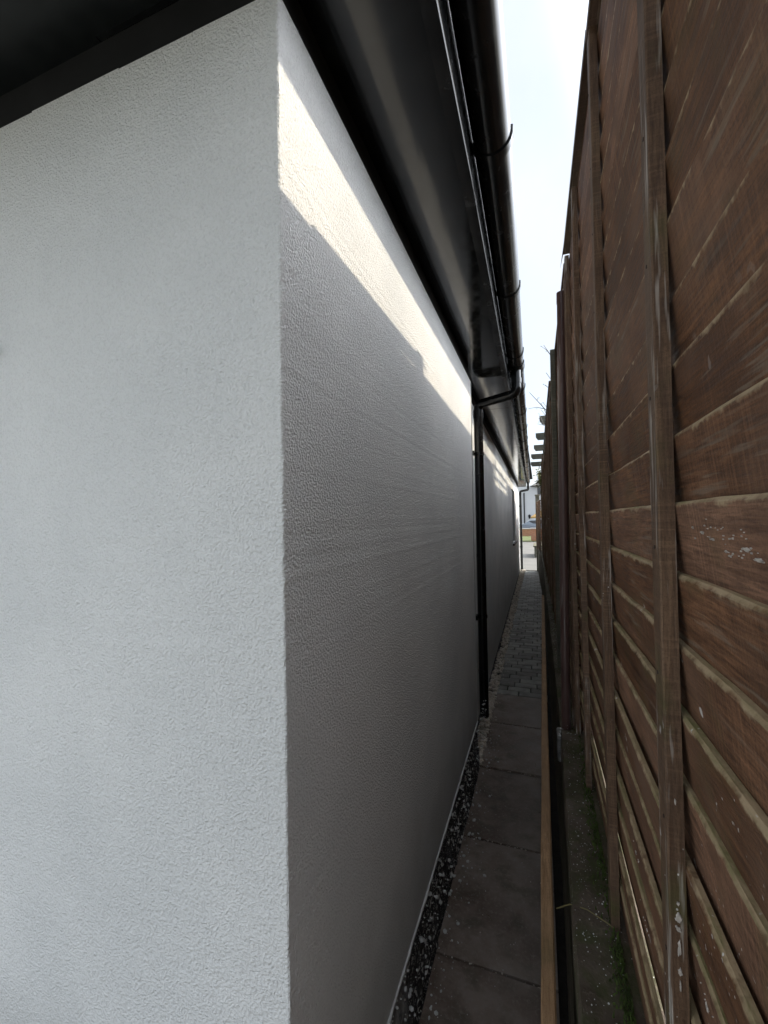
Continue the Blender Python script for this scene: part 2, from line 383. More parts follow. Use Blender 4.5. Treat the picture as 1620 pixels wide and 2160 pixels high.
# ------------------------------------------------------------------ ground
g = MB(); g.add([(-400, -400, -0.06), (400, -400, -0.06), (400, 600, -0.06), (-400, 600, -0.06)], [(0, 1, 2, 3)])
tag(g.build('ground', mat_concrete('dark_ground', (0.05, 0.05, 0.035), (0.09, 0.085, 0.06), 0.4, 0.0, 3)), kind='structure')
tag(MB().box(-9.5, 0.02, -9, 0.30, -0.055, -0.004).build('patio', M['patio']), kind='structure')
tag(MB().box(-0.50, 0.16, 0.302, 13.4, -0.055, -0.03).build('path_bed', M['soil']), kind='structure')
tag(MB().box(-14, 12, 13.6, 29.8, -0.055, -0.012).build('driveway', M['drive']), kind='structure')
tag(MB().box(-14, 12, 29.8, 38.0, -0.055, 0.03).build('lawn', M['grass']), kind='structure')
tag(MB().box(-60, 60, 38.6, 54.0, -0.055, -0.01).build('road', mat_simple('asphalt', (0.06, 0.06, 0.062), 0.85, 0.15, 3.0)), kind='structure')

def XL(y):          # left face of the dwarf wall
    a = 0.030 + 0.018*max(0.0, min(y, 2.0))
    return a if y < 9 else a - 0.020*(y-9)
def FX(y):          # fence line
    return 0.130 - 0.004*max(0, y-2) if y < 11.56 else 0.055 - 0.060*(y-11.56)
def W2(y): return -0.448 - 0.0075*(y-2.8)

# paving slabs, one object each
path = tag(MB().box(-0.40, 0.03, 0.304, 3.95, -0.0298, -0.022).build('path', M['soil']), kind='structure')
joints = [0.315, 0.925, 1.540, 2.148, 2.775, 3.395, 3.950]
for i in range(6):
    y0, y1 = joints[i]+0.005, joints[i+1]-0.005
    bm = bmesh.new(); nx, ny = 8, 10
    vv = [[None]*(ny+1) for _ in range(nx+1)]
    xl, xr = -0.377+rnd.uniform(-.004, .004), 0.029
    tz = rnd.uniform(-.002, .003); tilt = rnd.uniform(-.006, .006)
    b = MB(); top = []
    for a in range(nx+1):
        for c in range(ny+1):
            x = xl+(xr-xl)*a/nx; y = y0+(y1-y0)*c/ny
            e = 0.004 if a in (0, nx) or c in (0, ny) else 0.0
            if a == 0: x += nse(y*9, i*3.1)*0.006
            if c in (0, ny): y += nse(x*11, i*2.7+c)*0.0025
            top.append((x, y, tz - e + tilt*(y-y0) + 0.0012*nse(x*14, y*14, i)))
    fs = [(a*(ny+1)+c, (a+1)*(ny+1)+c, (a+1)*(ny+1)+c+1, a*(ny+1)+c+1) for a in range(nx) for c in range(ny)]
    b.add(top, fs)
    rim = [c for c in range(ny+1)] + [a*(ny+1)+ny for a in range(1, nx+1)] + [nx*(ny+1)+c for c in range(ny-1, -1, -1)] + [a*(ny+1) for a in range(nx-1, 0, -1)]
    lo = [(top[q][0], top[q][1], -0.0215) for q in rim]; base = len(b.v); b.v += lo; n = len(rim)
    for q in range(n): b.f.append((rim[q], rim[(q+1) % n], base+(q+1) % n, base+q))
    bm.free()
    b.build('paving_slab', M['slab'], path, True)

# grey block paving beyond, one object each
bp_ = tag(MB().box(-0.415, 0.02, 3.952, 13.4, -0.0298, -0.012).build('block_path', M['sand']), kind='structure')
blk = {}
def block_mesh(wd):
    key = round(wd, 2)
    if key not in blk: blk[key] = MB().cbox(-key/2, key/2, -0.0485, 0.0485, -0.045, 0.0, 0.005).mesh('paver', M['block'])
    return blk[key], key
y = 4.008; row = 0
while y < 13.35:
    xl, xr = -0.395-0.0012*(y-4), min(XL(y)-0.006, 0.045)
    x = xl; first = [0.20, 0.10, 0.155][row % 3]
    while x < xr-0.03:
        wd = min(first if x == xl else 0.20, xr-x)
        me, kk = block_mesh(max(0.04, wd-0.008))
        o = link('paver', me, bp_); o.location = (x+wd/2, y, rnd.uniform(-.003, .002)); o.rotation_euler = (rnd.uniform(-.01, .01), rnd.uniform(-.01, .01), rnd.uniform(-.012, .012))
        x += wd
    y += 0.1055; row += 1

# gravel margin
gm = MB()
ico = bmesh.new(); bmesh.ops.create_icosphere(ico, subdivisions=1, radius=1.0); ico.verts.index_update()
iv = [q.co.copy() for q in ico.verts]; jf = [[q.index for q in f.verts] for f in ico.faces]; ico.free()
def stone(mb, c, r):
    sx, sy, sz = r*rnd.uniform(.8, 1.35), r*rnd.uniform(.7, 1.2), r*rnd.uniform(.55, .85); a = rnd.uniform(0, 6.3); ca, sa = math.cos(a), math.sin(a)
    vs_ = []
    for q in iv:
        k = 1+rnd.uniform(-.16, .16); x, yy, z = q.x*sx*k, q.y*sy*k, q.z*sz*k
        vs_.append((c[0]+x*ca-yy*sa, c[1]+x*sa+yy*ca, c[2]+z))
    mb.add(vs_, jf)
for i in range(1500):
    yy = 2.78+10.7*rnd.random()**1.35
    l, r = W2(yy)+0.008, -0.380
    stone(gm, (rnd.uniform(l, r), yy, rnd.uniform(-.012, .022)), rnd.uniform(.012, .022))
for i in range(60):
    yy = rnd.uniform(3.0, 6.5); stone(gm, (-0.39+abs(rnd.gauss(0, .035)), yy, 0.005), rnd.uniform(.004, .008))
tag(gm.build('gravel', M['stone']), 'strip of buff gravel between the white wall and the block paving', 'gravel', kind='stuff')

# ------------------------------------------------------------------ bungalow
house = tag(empty('bungalow', (-4.5, 7, 0)), 'white rendered bungalow with black soffit, gutter and downpipes', 'house')
hl = Vector(house.location)
class HB(MB):
    def build(s, name, mat=None, parent=None, smooth=False):
        if parent is None: parent = house
        s.v = [(a-hl.x, b-hl.y, c-hl.z) for a, b, c in s.v]
        return MB.build(s, name, mat, parent, smooth)
Y0, XW, ZS, ZB = 0.598, -0.385, 2.515, 0.28
ZT = 2.424                                    # top of the render; black board above it
# near wall: L-shaped prism, with a slightly uneven arris
b = HB(); nzs = 160; ch = 0.0012
fp = lambda j: [(-9.0, Y0), (XW-ch-0.001, Y0), (XW, Y0+ch+0.001), (XW, 2.75), (-0.62, 2.75), (-0.62, 0.85), (-9.0, 0.85)]
base = 0
for i in range(nzs+1):
    z = ZB+(ZT-ZB)*i/nzs; q = fp(i); j1 = rnd.uniform(-.0005, .0005)+0.0010*nse(z*6, 3.3)
    q[1] = (q[1][0]+rnd.uniform(-.0005, .0005), q[1][1]+j1*0.6); q[2] = (q[2][0]+j1, q[2][1]+rnd.uniform(-.0005, .0005))
    b.v += [(x, yy, z) for x, yy in q]
for i in range(nzs):
    for j in range(7): a = i*7+j; c = i*7+(j+1) % 7; b.f.append((a, c, c+7, a+7))
b.f.append(tuple(range(6, -1, -1))); b.f.append(tuple(nzs*7+j for j in range(7)))
b.build('wall', M['render'])
# rear stretch of wall, set back, with a window opening
wy0, wy1, wz0, wz1 = 9.30, 10.45, 1.02, 2.16
def wseg(ya, yb, za, zb):
    return HB().add([(W2(ya), ya, za), (W2(yb), yb, za), (W2(yb)-.25, yb, za), (W2(ya)-.25, ya, za), (W2(ya), ya, zb), (W2(yb), yb, zb), (W2(yb)-.25, yb, zb), (W2(ya)-.25, ya, zb)],
                    [(0,3,2,1),(4,5,6,7),(0,1,5,4),(1,2,6,5),(2,3,7,6),(3,0,4,7)])
b = wseg(2.75, wy0, 0.06, ZT)
for q in ((wy0, wy1, 0.06, wz0), (wy0, wy1, wz1, ZT), (wy1, 13.5, 0.06, ZT)):
    k = wseg(*q); b.add(k.v, k.f)
b.add([(-9, 13.25, 0.06), (W2(13.25)-.25, 13.25, 0.06), (W2(13.25)-.25, 13.5, 0.06), (-9, 13.5, 0.06), (-9, 13.25, ZT), (W2(13.25)-.25, 13.25, ZT), (W2(13.25)-.25, 13.5, ZT), (-9, 13.5, ZT)],
      [(0,3,2,1),(4,5,6,7),(0,1,5,4),(1,2,6,5),(2,3,7,6),(3,0,4,7)])
b.build('wall', M['render'])
HB().sweep(lambda y: [(W2(y)-.2, -.05), (W2(y)-.004, -.05), (W2(y)-.004, .06), (W2(y)-.2, .06)], [2.755, 8, 13.49]).build('plinth', M['bitumen'])
wn = HB(); xf = W2(9.9)-.085
for ya, yb, za, zb in ((wy0, wy1, wz0, wz0+.06), (wy0, wy1, wz1-.06, wz1), (wy0, wy0+.06, wz0+.06, wz1-.06), (wy1-.06, wy1, wz0+.06, wz1-.06), (9.85, 9.91, wz0+.06, wz1-.06)):
    wn.box(xf-.06, xf, ya+.001, yb-.001, za+.001, zb-.001)
wf = wn.build('window', M['lampblack'])
HB().box(xf-.035, xf-.025, wy0+.05, wy1-.05, wz0+.05, wz1-.05).build('pane', M['glass'], wf)
HB().cbox(xf, W2(9.9)+.04, wy0-.04, wy1+.04, wz0-.04, wz0-.002, .006).build('sill', M['lampblack'], wf)
# bits caught in the slab joints and on the slabs
jb = MB()
for q in joints[1:]:
    for i in range(26): stone(jb, (rnd.uniform(-.37, .02), q+rnd.gauss(0, .004), -.006), rnd.choice((.0015, .002, .003, .004)))
for i in range(90): stone(jb, (-.37+.38*rnd.random()**1.6, rnd.uniform(.95, 3.9), .0025), rnd.choice((.0008, .001, .0014, .002)))
tag(jb.build('path_grit', M['stone']), 'fine buff grit scattered over the brown slabs', 'grit', kind='stuff')
for x, y, a in ((-.03, 2.42, .6), (-.05, 2.86, 1.4), (-.20, 1.72, 2.3)):
    tw = MB().tube([(0, 0, 0), (.018*math.cos(a), .018*math.sin(a), .003), (.04*math.cos(a+.2), .04*math.sin(a+.2), .001)], [.0012, .001, .0006], 6).build('twig', M['post'], None, True)
    tw.location = (x, y, .004); tag(tw, {.6: 'tiny dark twig on the middle slab near the plank', 1.4: 'tiny dark twig on the farther slab near the plank', 2.3: 'tiny dark twig on the near slab towards the wall'}[a], 'twig', 'twigs on the path')
# bitumen-painted plinth under the near wall
b = HB(); ny, nzp = 120, 14
for i in range(ny+1):
    yy = 0.56+(2.80-0.56)*i/ny
    for j in range(nzp+1):
        t = j/nzp; z = -0.03+(ZB+.03)*t
        x = -0.392 + 0.012*(1-t)**2 + 0.010*nse(yy*22, z*22) + 0.006*nse(yy*60, z*60, 5)
        b.v.append((x, yy if i else Y0+.005, z))
for i in range(ny):
    for j in range(nzp): a = i*(nzp+1)+j; b.f.append((a, a+nzp+1, a+nzp+2, a+1))
k0 = len(b.v)
b.add([(-9, Y0+.008, -.03), (-.395, Y0+.008, -.03), (-.395, Y0+.008, ZB), (-9, Y0+.008, ZB)], [(0, 1, 2, 3)])
b.build('plinth', M['bitumen'], None, True)
b = HB()
def beadprof(yy):
    w_ = 0.0045+0.003*nse(yy*30, 1.7); d_ = 0.006+0.004*nse(yy*25, 9)
    return [(XW-.012, ZB+.002), (XW-.012, ZB-d_), (XW+w_, ZB-d_), (XW+w_+.001, ZB+.004)]
b.sweep(beadprof, [Y0+.002+(2.752-Y0)*i/90 for i in range(91)]); b.build('render_bead', M['bead'])
# slim render stop strip at the end of the near wall
HB().box(XW-.03, XW+.003, 2.751, 2.757, ZB, ZT).build('render_stop', M['bead'])
b = HB()
for i in range(900):
    yy = rnd.uniform(.9, 3.2); t = rnd.random()
    if rnd.random() < .75: c = (-0.385+rnd.uniform(-.004, .004), yy, rnd.uniform(.0, .27))
    else: c = (-0.378+abs(rnd.gauss(0, .05)), yy, 0.004)
    stone(b, c, rnd.choice((.0015, .0015, .002, .002, .0025, .003, .0045, .0075)))
tag(b.build('plaster_chips', M['chip']), kind='stuff')

# eaves: the line drifts back along the alley
def E(y):
    if y < 1.3: return 0.0
    if y < 2.5: return -0.015*(y-1.3)/1.2
    return -0.015-0.0125*(y-2.5)
ys = [-0.0]+[0.2+0.5*i for i in range(28)]+[13.9]
ys = [q for q in ys if q <= 13.9]
FXB = -0.157                                  # fascia face
cuts = [0.5972, 3.90, 7.20, 10.5, 13.9]
for a, c in zip(cuts[:-1], cuts[1:]):
    yp = [a+0.003]+[q for q in ys if a+.1 < q < c-.1]+[c-0.003]
    HB().sweep(lambda y: [(-0.80, ZS), (FXB-.016+E(y), ZS), (FXB-.016+E(y), ZS+.012), (-0.80, ZS+.012)], yp).build('soffit_panel', M['soffit'])
_p = [(-9.4, -.02), (FXB-.016, -.02), (FXB-.016, .600), (-.803, .600), (-.803, .80), (-9.4, .80)]
HB().add([(x, y, ZS) for x, y in _p]+[(x, y, ZS+.012) for x, y in _p], [(5,4,3,2,1,0), (6,7,8,9,10,11)]+[(j, (j+1) % 6, (j+1) % 6+6, j+6) for j in range(6)]).build('soffit_panel', M['softsoffit'])
# black board closing the gap between render and soffit
HB().add([(-9, Y0+.012, ZT-.02), (XW-.012, Y0+.012, ZT-.02), (XW-.012, 2.749, ZT-.02), (-.60, 2.749, ZT-.02), (-.60, .80, ZT-.02), (-9, .80, ZT-.02),
          (-9, Y0+.012, ZS-.001), (XW-.012, Y0+.012, ZS-.001), (XW-.012, 2.749, ZS-.001), (-.60, 2.749, ZS-.001), (-.60, .80, ZS-.001), (-9, .80, ZS-.001)],
         [(5,4,3,2,1,0), (6,7,8,9,10,11)]+[(j, (j+1) % 6, (j+1) % 6+6, j+6) for j in range(6)]).build('soffit_trim', M['trim'])
HB().sweep(lambda y: [(W2(y)-.2, ZT-.02), (W2(y)-.012, ZT-.02), (W2(y)-.012, ZS-.001), (W2(y)-.2, ZS-.001)], [2.76+(13.45-2.76)*i/20 for i in range(21)]).build('soffit_trim', M['trim'])
# ragged upper edge of the render on the front
b = HB(); xs_ = [-9.0, -2.2, -1.35, -0.99, -0.74, -0.56, XW-.006]
for i in range(6):
    d = (0.002, 0.004, 0.001, 0.0035, 0.0015, 0.002)[i]
    b.box(xs_[i]+(.0005 if i else 0), xs_[i+1]-.0005, Y0+.0005, Y0+.0115, ZT-.001, ZT+d)
b.build('render_edge', M['render'])
b = HB(); b.sweep(lambda y: [(FXB-.030+E(y), ZS-.006), (FXB+.001+E(y), ZS-.006), (FXB+.003+E(y), ZS-.003), (FXB+.003+E(y), ZS+.215), (FXB-.012+E(y), ZS+.215), (FXB-.012+E(y), ZS+.002), (FXB-.030+E(y), ZS-.0015)], [-0.02]+[q for q in ys if .05 < q < 13.85]+[13.9])
b.build('fascia', M['pvc'])
HB().box(-9.4, FXB-.001, -.038, -.021, ZS-.006, ZS+.215).build('fascia', M['pvc'])
HB().box(-9.4, FXB+E(13.9), 13.903, 13.92, ZS-.006, ZS+.215).build('fascia', M['pvc'])
# half-round gutter
GR, GZ = 0.053, 2.640
def gc(y): return FXB+.004+GR+E(y)
def gprof(y):
    c = (gc(y), GZ)
    return arc(c, GR, math.pi, 2*math.pi, 16)+[(c[0]+GR-.001, GZ+.006), (c[0]+GR-.005, GZ+.006)]+arc(c, GR-.003, 2*math.pi-.02, math.pi, 16)
gut = HB().sweep(gprof, [-0.06]+[q for q in ys if 0 < q < 13.85]+[13.92]).build('gutter', M['pvc'], None, True)
def bracket(y, wd=0.026, e=0.0045, hook=True):
    b = HB(); c = (gc(y), GZ)
    b.sweep(lambda q: arc(c, GR+e, math.pi+.05, 2*math.pi, 14)+arc(c, GR+.0006, 2*math.pi, math.pi+.05, 14), [y-wd/2, y+wd/2])
    if hook: b.sweep(lambda q: [(c[0]+GR+e, GZ-.004), (c[0]+GR+e+.001, GZ+.016), (c[0]+GR-.007, GZ+.018), (c[0]+GR-.006, GZ+.011), (c[0]+GR-.0005, GZ+.009), (c[0]+GR+.0005, GZ-.004)], [y-wd/2, y+wd/2])
    return b
gy = [1.26, 2.10, 2.93, 3.72, 4.55, 5.35, 6.15, 6.95, 7.75, 8.55, 9.35, 10.2, 11.0, 11.8, 12.6]
for y in gy: bracket(y).build('gutter_bracket', M['pvc'], gut, True)
for y in (3.17, 13.30): bracket(y, 0.13, 0.006, False).build('outlet', M['pvc'], gut, True)

def downpipe(yb, xp, zb_, zc, yo, clips):
    gx = gc(yo); pts = []
    def bend(a, b_, c, r=.045, n=6):
        a, b_, c = Vector(a), Vector(b_), Vector(c); u = (a-b_).normalized()*r; v = (c-b_).normalized()*r
        return [tuple((b_+u)*(1-t)**2 + b_*2*t*(1-t) + (b_+v)*t*t) for t in [i/n for i in range(n+1)]]
    A, B_, C_, D_ = (xp, yb, zb_), (xp, yb, zc), (gx, yo, zc+.03), (gx, yo, GZ-.045)
    pts = [A]+bend(A, B_, C_)+bend(B_, C_, D_)+[D_]
    d = HB().tube(pts, 0.033, 18).build('downpipe', M['pvc'], None, True)
    for p0, p1 in (((xp, yb, zc-.10), (xp, yb, zc-.045)), ((gx, yo, zc+.10), (gx, yo, zc+.135))):
        HB().tube([p0, p1], 0.0365, 18).build('collar', M['pvc'], d, True)
    for z in clips:
        c = HB(); c.tube([(xp, yb, z-.011), (xp, yb, z+.011)], 0.0375, 18); c.box(xp-.045, xp-.03, yb-.075, yb+.03, z-.009, z+.009); c.box(xp-.047, xp-.025, yb-.080, yb-.060, z-.016, z+.016)
        c.build('pipe_clip', M['pvc'], d)
    return d
downpipe(3.25, -0.402, 0.10, 2.40, 3.17, (2.03, 0.83))
downpipe(13.42, W2(13.42)+.05, 0.02, 2.34, 13.30, (1.9, 0.7))
# hipped roof above (tiles in courses)
b = HB(); e0 = ZS+.235; sl_ = math.tan(math.radians(30))
for i in range(14):
    d0, d1 = i*.31, (i+1)*.31+.05
    h0, h1 = e0+d0*sl_, e0+d1*sl_-.022
    x1, y0_, y1_ = FXB+.03, -.07, 13.95
    b.add([(-8, y0_+d0, h0), (x1-d0, y0_+d0, h0), (x1-d0, y1_-d0, h0), (-8, y1_-d0, h0), (-8, y0_+d1, h1), (x1-d1, y0_+d1, h1), (x1-d1, y1_-d1, h1), (-8, y1_-d1, h1),
           (-8, y0_+d0, h0-.02), (x1-d0, y0_+d0, h0-.02), (x1-d0, y1_-d0, h0-.02), (-8, y1_-d0, h0-.02)],
          [(0, 1, 5, 4), (1, 2, 6, 5), (2, 3, 7, 6), (8, 9, 1, 0), (9, 10, 2, 1), (10, 11, 3, 2)])
b.build('roof', M['tile'])
# little hook screwed to the front wall
h = tag(empty('wall_hook', (-1.103, Y0, 1.935)), 'small dark screw hook in the front wall at the left edge', 'hook')
MB().tube([(0, .01, 0), (0.004, -.008, -.002), (0.016, -.016, -.007), (0.022, -.014, -.010)], .0028, 8).build('hook', M['lampblack'], h, True)
MB().tube([(0, .004, 0.004), (0, -.004, .004)], .009, 12).build('wall_plug', M['bead'], h, True)

# ------------------------------------------------------------------ dwarf wall, timber
b = MB(); N = 150
for i in range(N+1):
    y = -0.6+14.0*(i/N)**1.5
    xl = XL(y)+0.004*nse(y*6, 2)+.003*nse(y*25, 4); xr = FX(y)+.10
    st = -.055 if y > 1.77 else 0.0
    zt = lambda x: 0.762+st*min(1, max(0, (y-1.77)/.03))+0.010*nse(x*16, y*9, 1)+.004*nse(x*60, y*40, 2)
    xs2 = [xl+.004+(xr-xl-.004)*t for t in (0, .12, .25, .4, .55, .7, .85, 1)]
    b.v += [(xl, y, -.05), (xl+.001, y, .35), (xl, y, .745+st)]+[(x, y, zt(x)) for x in xs2]+[(xr+.01, y, -.05)]
n = 12
for i in range(N):
    for j in range(n-1): a = i*n+j; b.f.append((a, a+1, a+1+n, a+n))
b.f.append(tuple(range(n))); b.f.append(tuple(N*n+j for j in range(n)))
dw = b.build('dwarf_wall', M['mossy'], None, True)
tag(dw, 'mossy concrete dwarf wall running under the brown fence', 'wall')
# grit and plaster specks lying on it
b = MB()
for i in range(520):
    y = .55+3.4*rnd.random()**1.2; x = rnd.uniform(XL(y)+.012, FX(y)-.006)
    stone(b, (x, y, 0.765+(-.055 if y > 1.78 else 0)+.006*nse(x*16, y*9, 1)), rnd.choice((.0005, .0006, .0007, .0008, .001, .0012, .0018)))
tag(b.build('grit', M['chip']), 'pale plaster grit scattered on the mossy dwarf wall', 'grit', kind='stuff')
# moss cushions where the fence meets the ledge
b = MB(); mr_ = random.Random(21)
for i in range(1500):
    y = mr_.choice((mr_.gauss(.80, .12), mr_.gauss(1.25, .14), mr_.uniform(.6, 4.5))); x = FX(y)-.004-abs(mr_.gauss(0, .011)); z = 0.768+(-.055 if y > 1.78 else 0)
    h_ = mr_.uniform(.003, .011); a = mr_.uniform(0, 6.28); u = Vector((math.cos(a), math.sin(a), 0))*mr_.uniform(.0012, .003); t_ = Vector((mr_.uniform(-.003, .003), mr_.uniform(-.003, .003), h_)); c = Vector((x, y, z-.004))
    b.add([tuple(c-u), tuple(c+u), tuple(c+t_+u*.3), tuple(c+Vector((u.y, -u.x, 0))), ], [(0, 1, 2), (1, 3, 2), (3, 0, 2)])
tag(b.build('moss', M['moss']), 'green moss fringe along the foot of the fence', 'moss', kind='stuff')
# plank on edge between path and wall
b = MB()
def plank(y):
    o = -0.0125+0.0082*(y-1.0)+.0012*nse(y*3, 8); t = 0.0255+.0012*nse(y*7, 3); z = 0.70+.002*nse(y*4, 5)
    return [(o, z-.15), (o+t, z-.15), (o+t, z-.003), (o+t-.003, z), (o+.003, z), (o, z-.003)]
b.sweep(plank, [-0.3+5.35*i/60 for i in range(61)])
tag(b.build('timber_plank', M['timber'], None), 'long bare timber plank on edge between path and dwarf wall', 'plank')
# dry stalk lying over the ledge
b = MB().tube([(0.020, 1.02, .70), (0.045, .985, .745), (.075, .95, .772), (.105, .925, .778), (.118, .92, .775)], [.0012, .0012, .001, .001, .0006], 6)
tag(b.build('dry_stalk', M['stalk'], None, True), 'thin dry yellow stalk curving over the mossy ledge', 'stalk')

# ------------------------------------------------------------------ fence
SPLATS = [(.440, 1.535, .005, .0022), (.418, 1.530, .003, .0018), (.395, 1.522, .003, .002), (.36, 1.526, .008, .003), (.345, 1.520, .010, .0025), (.315, 1.527, .006, .002), (.385, 1.532, .002, .0012),
          (.455, 1.018, .004, .006), (.425, .985, .0035, .005), (.405, .86, .004, .007), (.385, .79, .004, .006), (.44, .925, .012, .003), (.46, 1.115, .003, .006), (.78, 1.02, .006, .003), (.70, .97, .004, .003), (.62, .90, .008, .003), (.66, .86, .005, .002)]
def board_mesh(Lg, pitch, seed, nseg=30):
    b = MB(); r = random.Random(seed); th = 0.0075; lap = 0.034
    wav = r.uniform(.0008, .0026); bow = r.uniform(-.003, .003); ph = seed*7.31
    for i in range(nseg+1):
        y = Lg*i/nseg
        zt = pitch + wav*nse(y*2.6, ph)*1.5 + 0.0014*nse(y*13, ph+3) + 0.0009*nse(y*60, ph+7)
        zb_ = -lap + .002*nse(y*5, ph+9)
        xo = bow*math.sin(math.pi*i/nseg) + .0018*nse(y*4, ph+5)
        b.v += [(0.0132+xo*.8, y, zb_), (0.001+xo, y, zt-.0034-.002*nse(y*30, ph)), (0.0034+xo, y, zt), (0.001+th+xo, y, zt+.0004), (0.0132+th+xo*.8, y, zb_)]
    n = 5
    for i in range(nseg):
        for j in range(n): a = i*n+j; c = i*n+(j+1) % n; b.f.append((a, c, c+n, a+n))
    b.f.append(tuple(range(n-1, -1, -1))); b.f.append(tuple(nseg*n+j for j in range(n)))
    return b.mesh('fence_board', M['board'])

def batten_mesh(z0, z1, seed, wd=.031, t=.015):
    b = MB(); r = random.Random(seed); N = 24
    for i in range(N+1):
        z = z0+(z1-z0)*i/N; o = .0016*nse(z*2, seed*3.7); c = .0015+.0008*nse(z*9, seed)
        b.v += [(-.0002, 0+o, z), (-t+c, 0+o, z), (-t, c+o, z), (-t, wd-c+o, z), (-t+c, wd+o, z), (-.0002, wd+o, z)]
    for i in range(N):
        for j in range(6): a = i*6+j; c = i*6+(j+1) % 6; b.f.append((a, c, c+6, a+6))
    b.f.append(tuple(range(5, -1, -1))); b.f.append(tuple(N*6+j for j in range(6)))
    return b.mesh('batten', M['batten'])

nail_me = MB().tube([(0, 0, 0), (-.0009, 0, 0)], .0021, 8).mesh('nail', mat_simple('rusty_nail', (0.035, 0.02, 0.014), 0.7, 0.3, 50))
def panel(y0, y1, zt, label, slats, caps, seed, pitch=.0717, z0=.772, boards=None, nails=False):
    x0, x1 = FX(y0), FX(y1); Lg = math.hypot(y1-y0, x1-x0)
    p = tag(empty('fence', (x0, y0, 0)), label, 'fence', 'lapped-board fence panels along the alley')
    p.rotation_euler.z = math.atan2(-(x1-x0), y1-y0)
    n = int((zt-.03-z0)/pitch)+1
    if y0 > 1.7: z0 -= .057
    n = int((zt-.03-z0)/pitch)+1
    for i in range(n):
        pm = pitch
        if z0+(i+1)*pitch > zt-.022: pm = zt-.022-z0-i*pitch
        me = boards[(i*5+seed) % len(boards)] if boards and pm == pitch else board_mesh(Lg, pm, seed*100+i)
        o = link('board', me, p); o.location = (rnd.uniform(-.001, .001), 0, z0+i*pitch+rnd.uniform(-.003, .003)); o.rotation_euler.x = rnd.uniform(-.0028, .0028)
        if boards and pm == pitch: o.scale.y = Lg/1.82
    for i, s in enumerate(slats):
        o = link('batten', batten_mesh(z0-.06, zt-.024, seed*10+i), p); o.location = (0, s-y0, 0); o.rotation_euler = (rnd.uniform(-.004, .004), 0, 0)
    if nails:
        for s in slats:
            for q in range(int((zt-z0)/(2*pitch))):
                zz = z0+(q*2+.55)*pitch+rnd.uniform(-.012, .012)
                if zz < zt-.05: o = link('nail', nail_me, p); o.location = (-.0147, s-y0+.0155+rnd.uniform(-.005, .005), zz)
    for a, c, za, zc in caps:
        k = MB(); k.sweep(lambda q: [(-.017, za+(zc-za)*(q-a)/(c-a)-.022), (.026, za+(zc-za)*(q-a)/(c-a)-.022), (.026, za+(zc-za)*(q-a)/(c-a)), (-.015, za+(zc-za)*(q-a)/(c-a)), (-.017, za+(zc-za)*(q-a)/(c-a)-.003)], [a+(c-a)*t/8-0 for t in range(9)])
        k.v = [(x, yy-y0, z) for x, yy, z in k.v]; k.build('cap_rail', M['cap'], p)
    return p
A = panel(-0.02, 1.776, 2.55, 'nearest brown fence panel, with white paint splashes low down', [0.07, .506, .932, 1.385, 1.730], [(-.02, .955, 2.532, 2.538), (.957, 1.776, 2.548, 2.578)], 1, nails=True)
sp = MB(); sp.add([(-.018, 1.72, 2.555), (-.016, 1.72, 2.578), (-.013, 1.72, 2.556), (-.024, 1.86, 2.548)], [(0, 1, 2), (0, 3, 1), (1, 3, 2), (2, 3, 0)])
sp.v = [(x, y+.02, z) for x, y, z in sp.v]; sp.build('splinter', M['cap'], A)
# masonry-paint splashes on the nearest boards and batten
def face_x(z):
    t = ((z-.772) % .0717+.034)/(.0717+.034); return FX(.5)+.0132-.0122*t-.0012
sb = MB(); pr_ = random.Random(3)
def splat(yc, zc, ly, lz, near=False):
    ly *= .8; lz *= .7; n = 22; th = [6.2832*i/n for i in range(n)]; ph_ = pr_.uniform(0, 99); rr = [.8+.55*nse(math.cos(a)*1.3, math.sin(a)*1.3, ph_)+.5*nse(math.cos(a)*4, math.sin(a)*4, ph_)+pr_.uniform(-.06, .06) for a in th]; pts = []
    for d, k in ((0.0, 1.0), (.0011, .8)):
        for a, r in zip(th, rr):
            u, v = ly*r*k*math.cos(a), lz*r*k*math.sin(a)
            if near: pts.append((FX(.5)-.0075+u, .5058-d, zc+v))
            else: pts.append((face_x(zc+v)-d, yc+u, zc+v))
    sb.add(pts, [(i, (i+1) % n, (i+1) % n+n, i+n) for i in range(n)]+[tuple(n+i for i in range(n))])
for yc, zc, ly, lz in SPLATS:
    splat(yc, zc, ly, lz)
    for q in range(7): splat(yc+pr_.gauss(0, .016), zc+pr_.gauss(0, .007), *[pr_.uniform(.0004, .0013)]*2)
for zc, lx, lz in ((1.165, .0018, .004), (1.150, .0045, .007), (1.140, .004, .005), (1.122, .0022, .012), (1.098, .003, .006), (1.265, .001, .006), (1.085, .0012, .008)): splat(0, zc, lx, lz, True)
sb.v = [(x-FX(-.02), y+.02, z) for x, y, z in sb.v]; so_ = sb.build('paint_splash', mat_simple('dried_paint', (0.46, 0.42, 0.37), 0.8, 0.35, 120), A); so_['kind'] = 'stuff'
B = panel(1.779, 3.72, 2.51, 'second fence panel, just beyond the round brown post', [1.80, 1.907, 2.35, 2.80, 3.25, 3.68], [(1.779, 3.72, 2.525, 2.51)], 2, nails=True)
shared = [board_mesh(1.82, .0717, 900+i, 10) for i in range(9)]
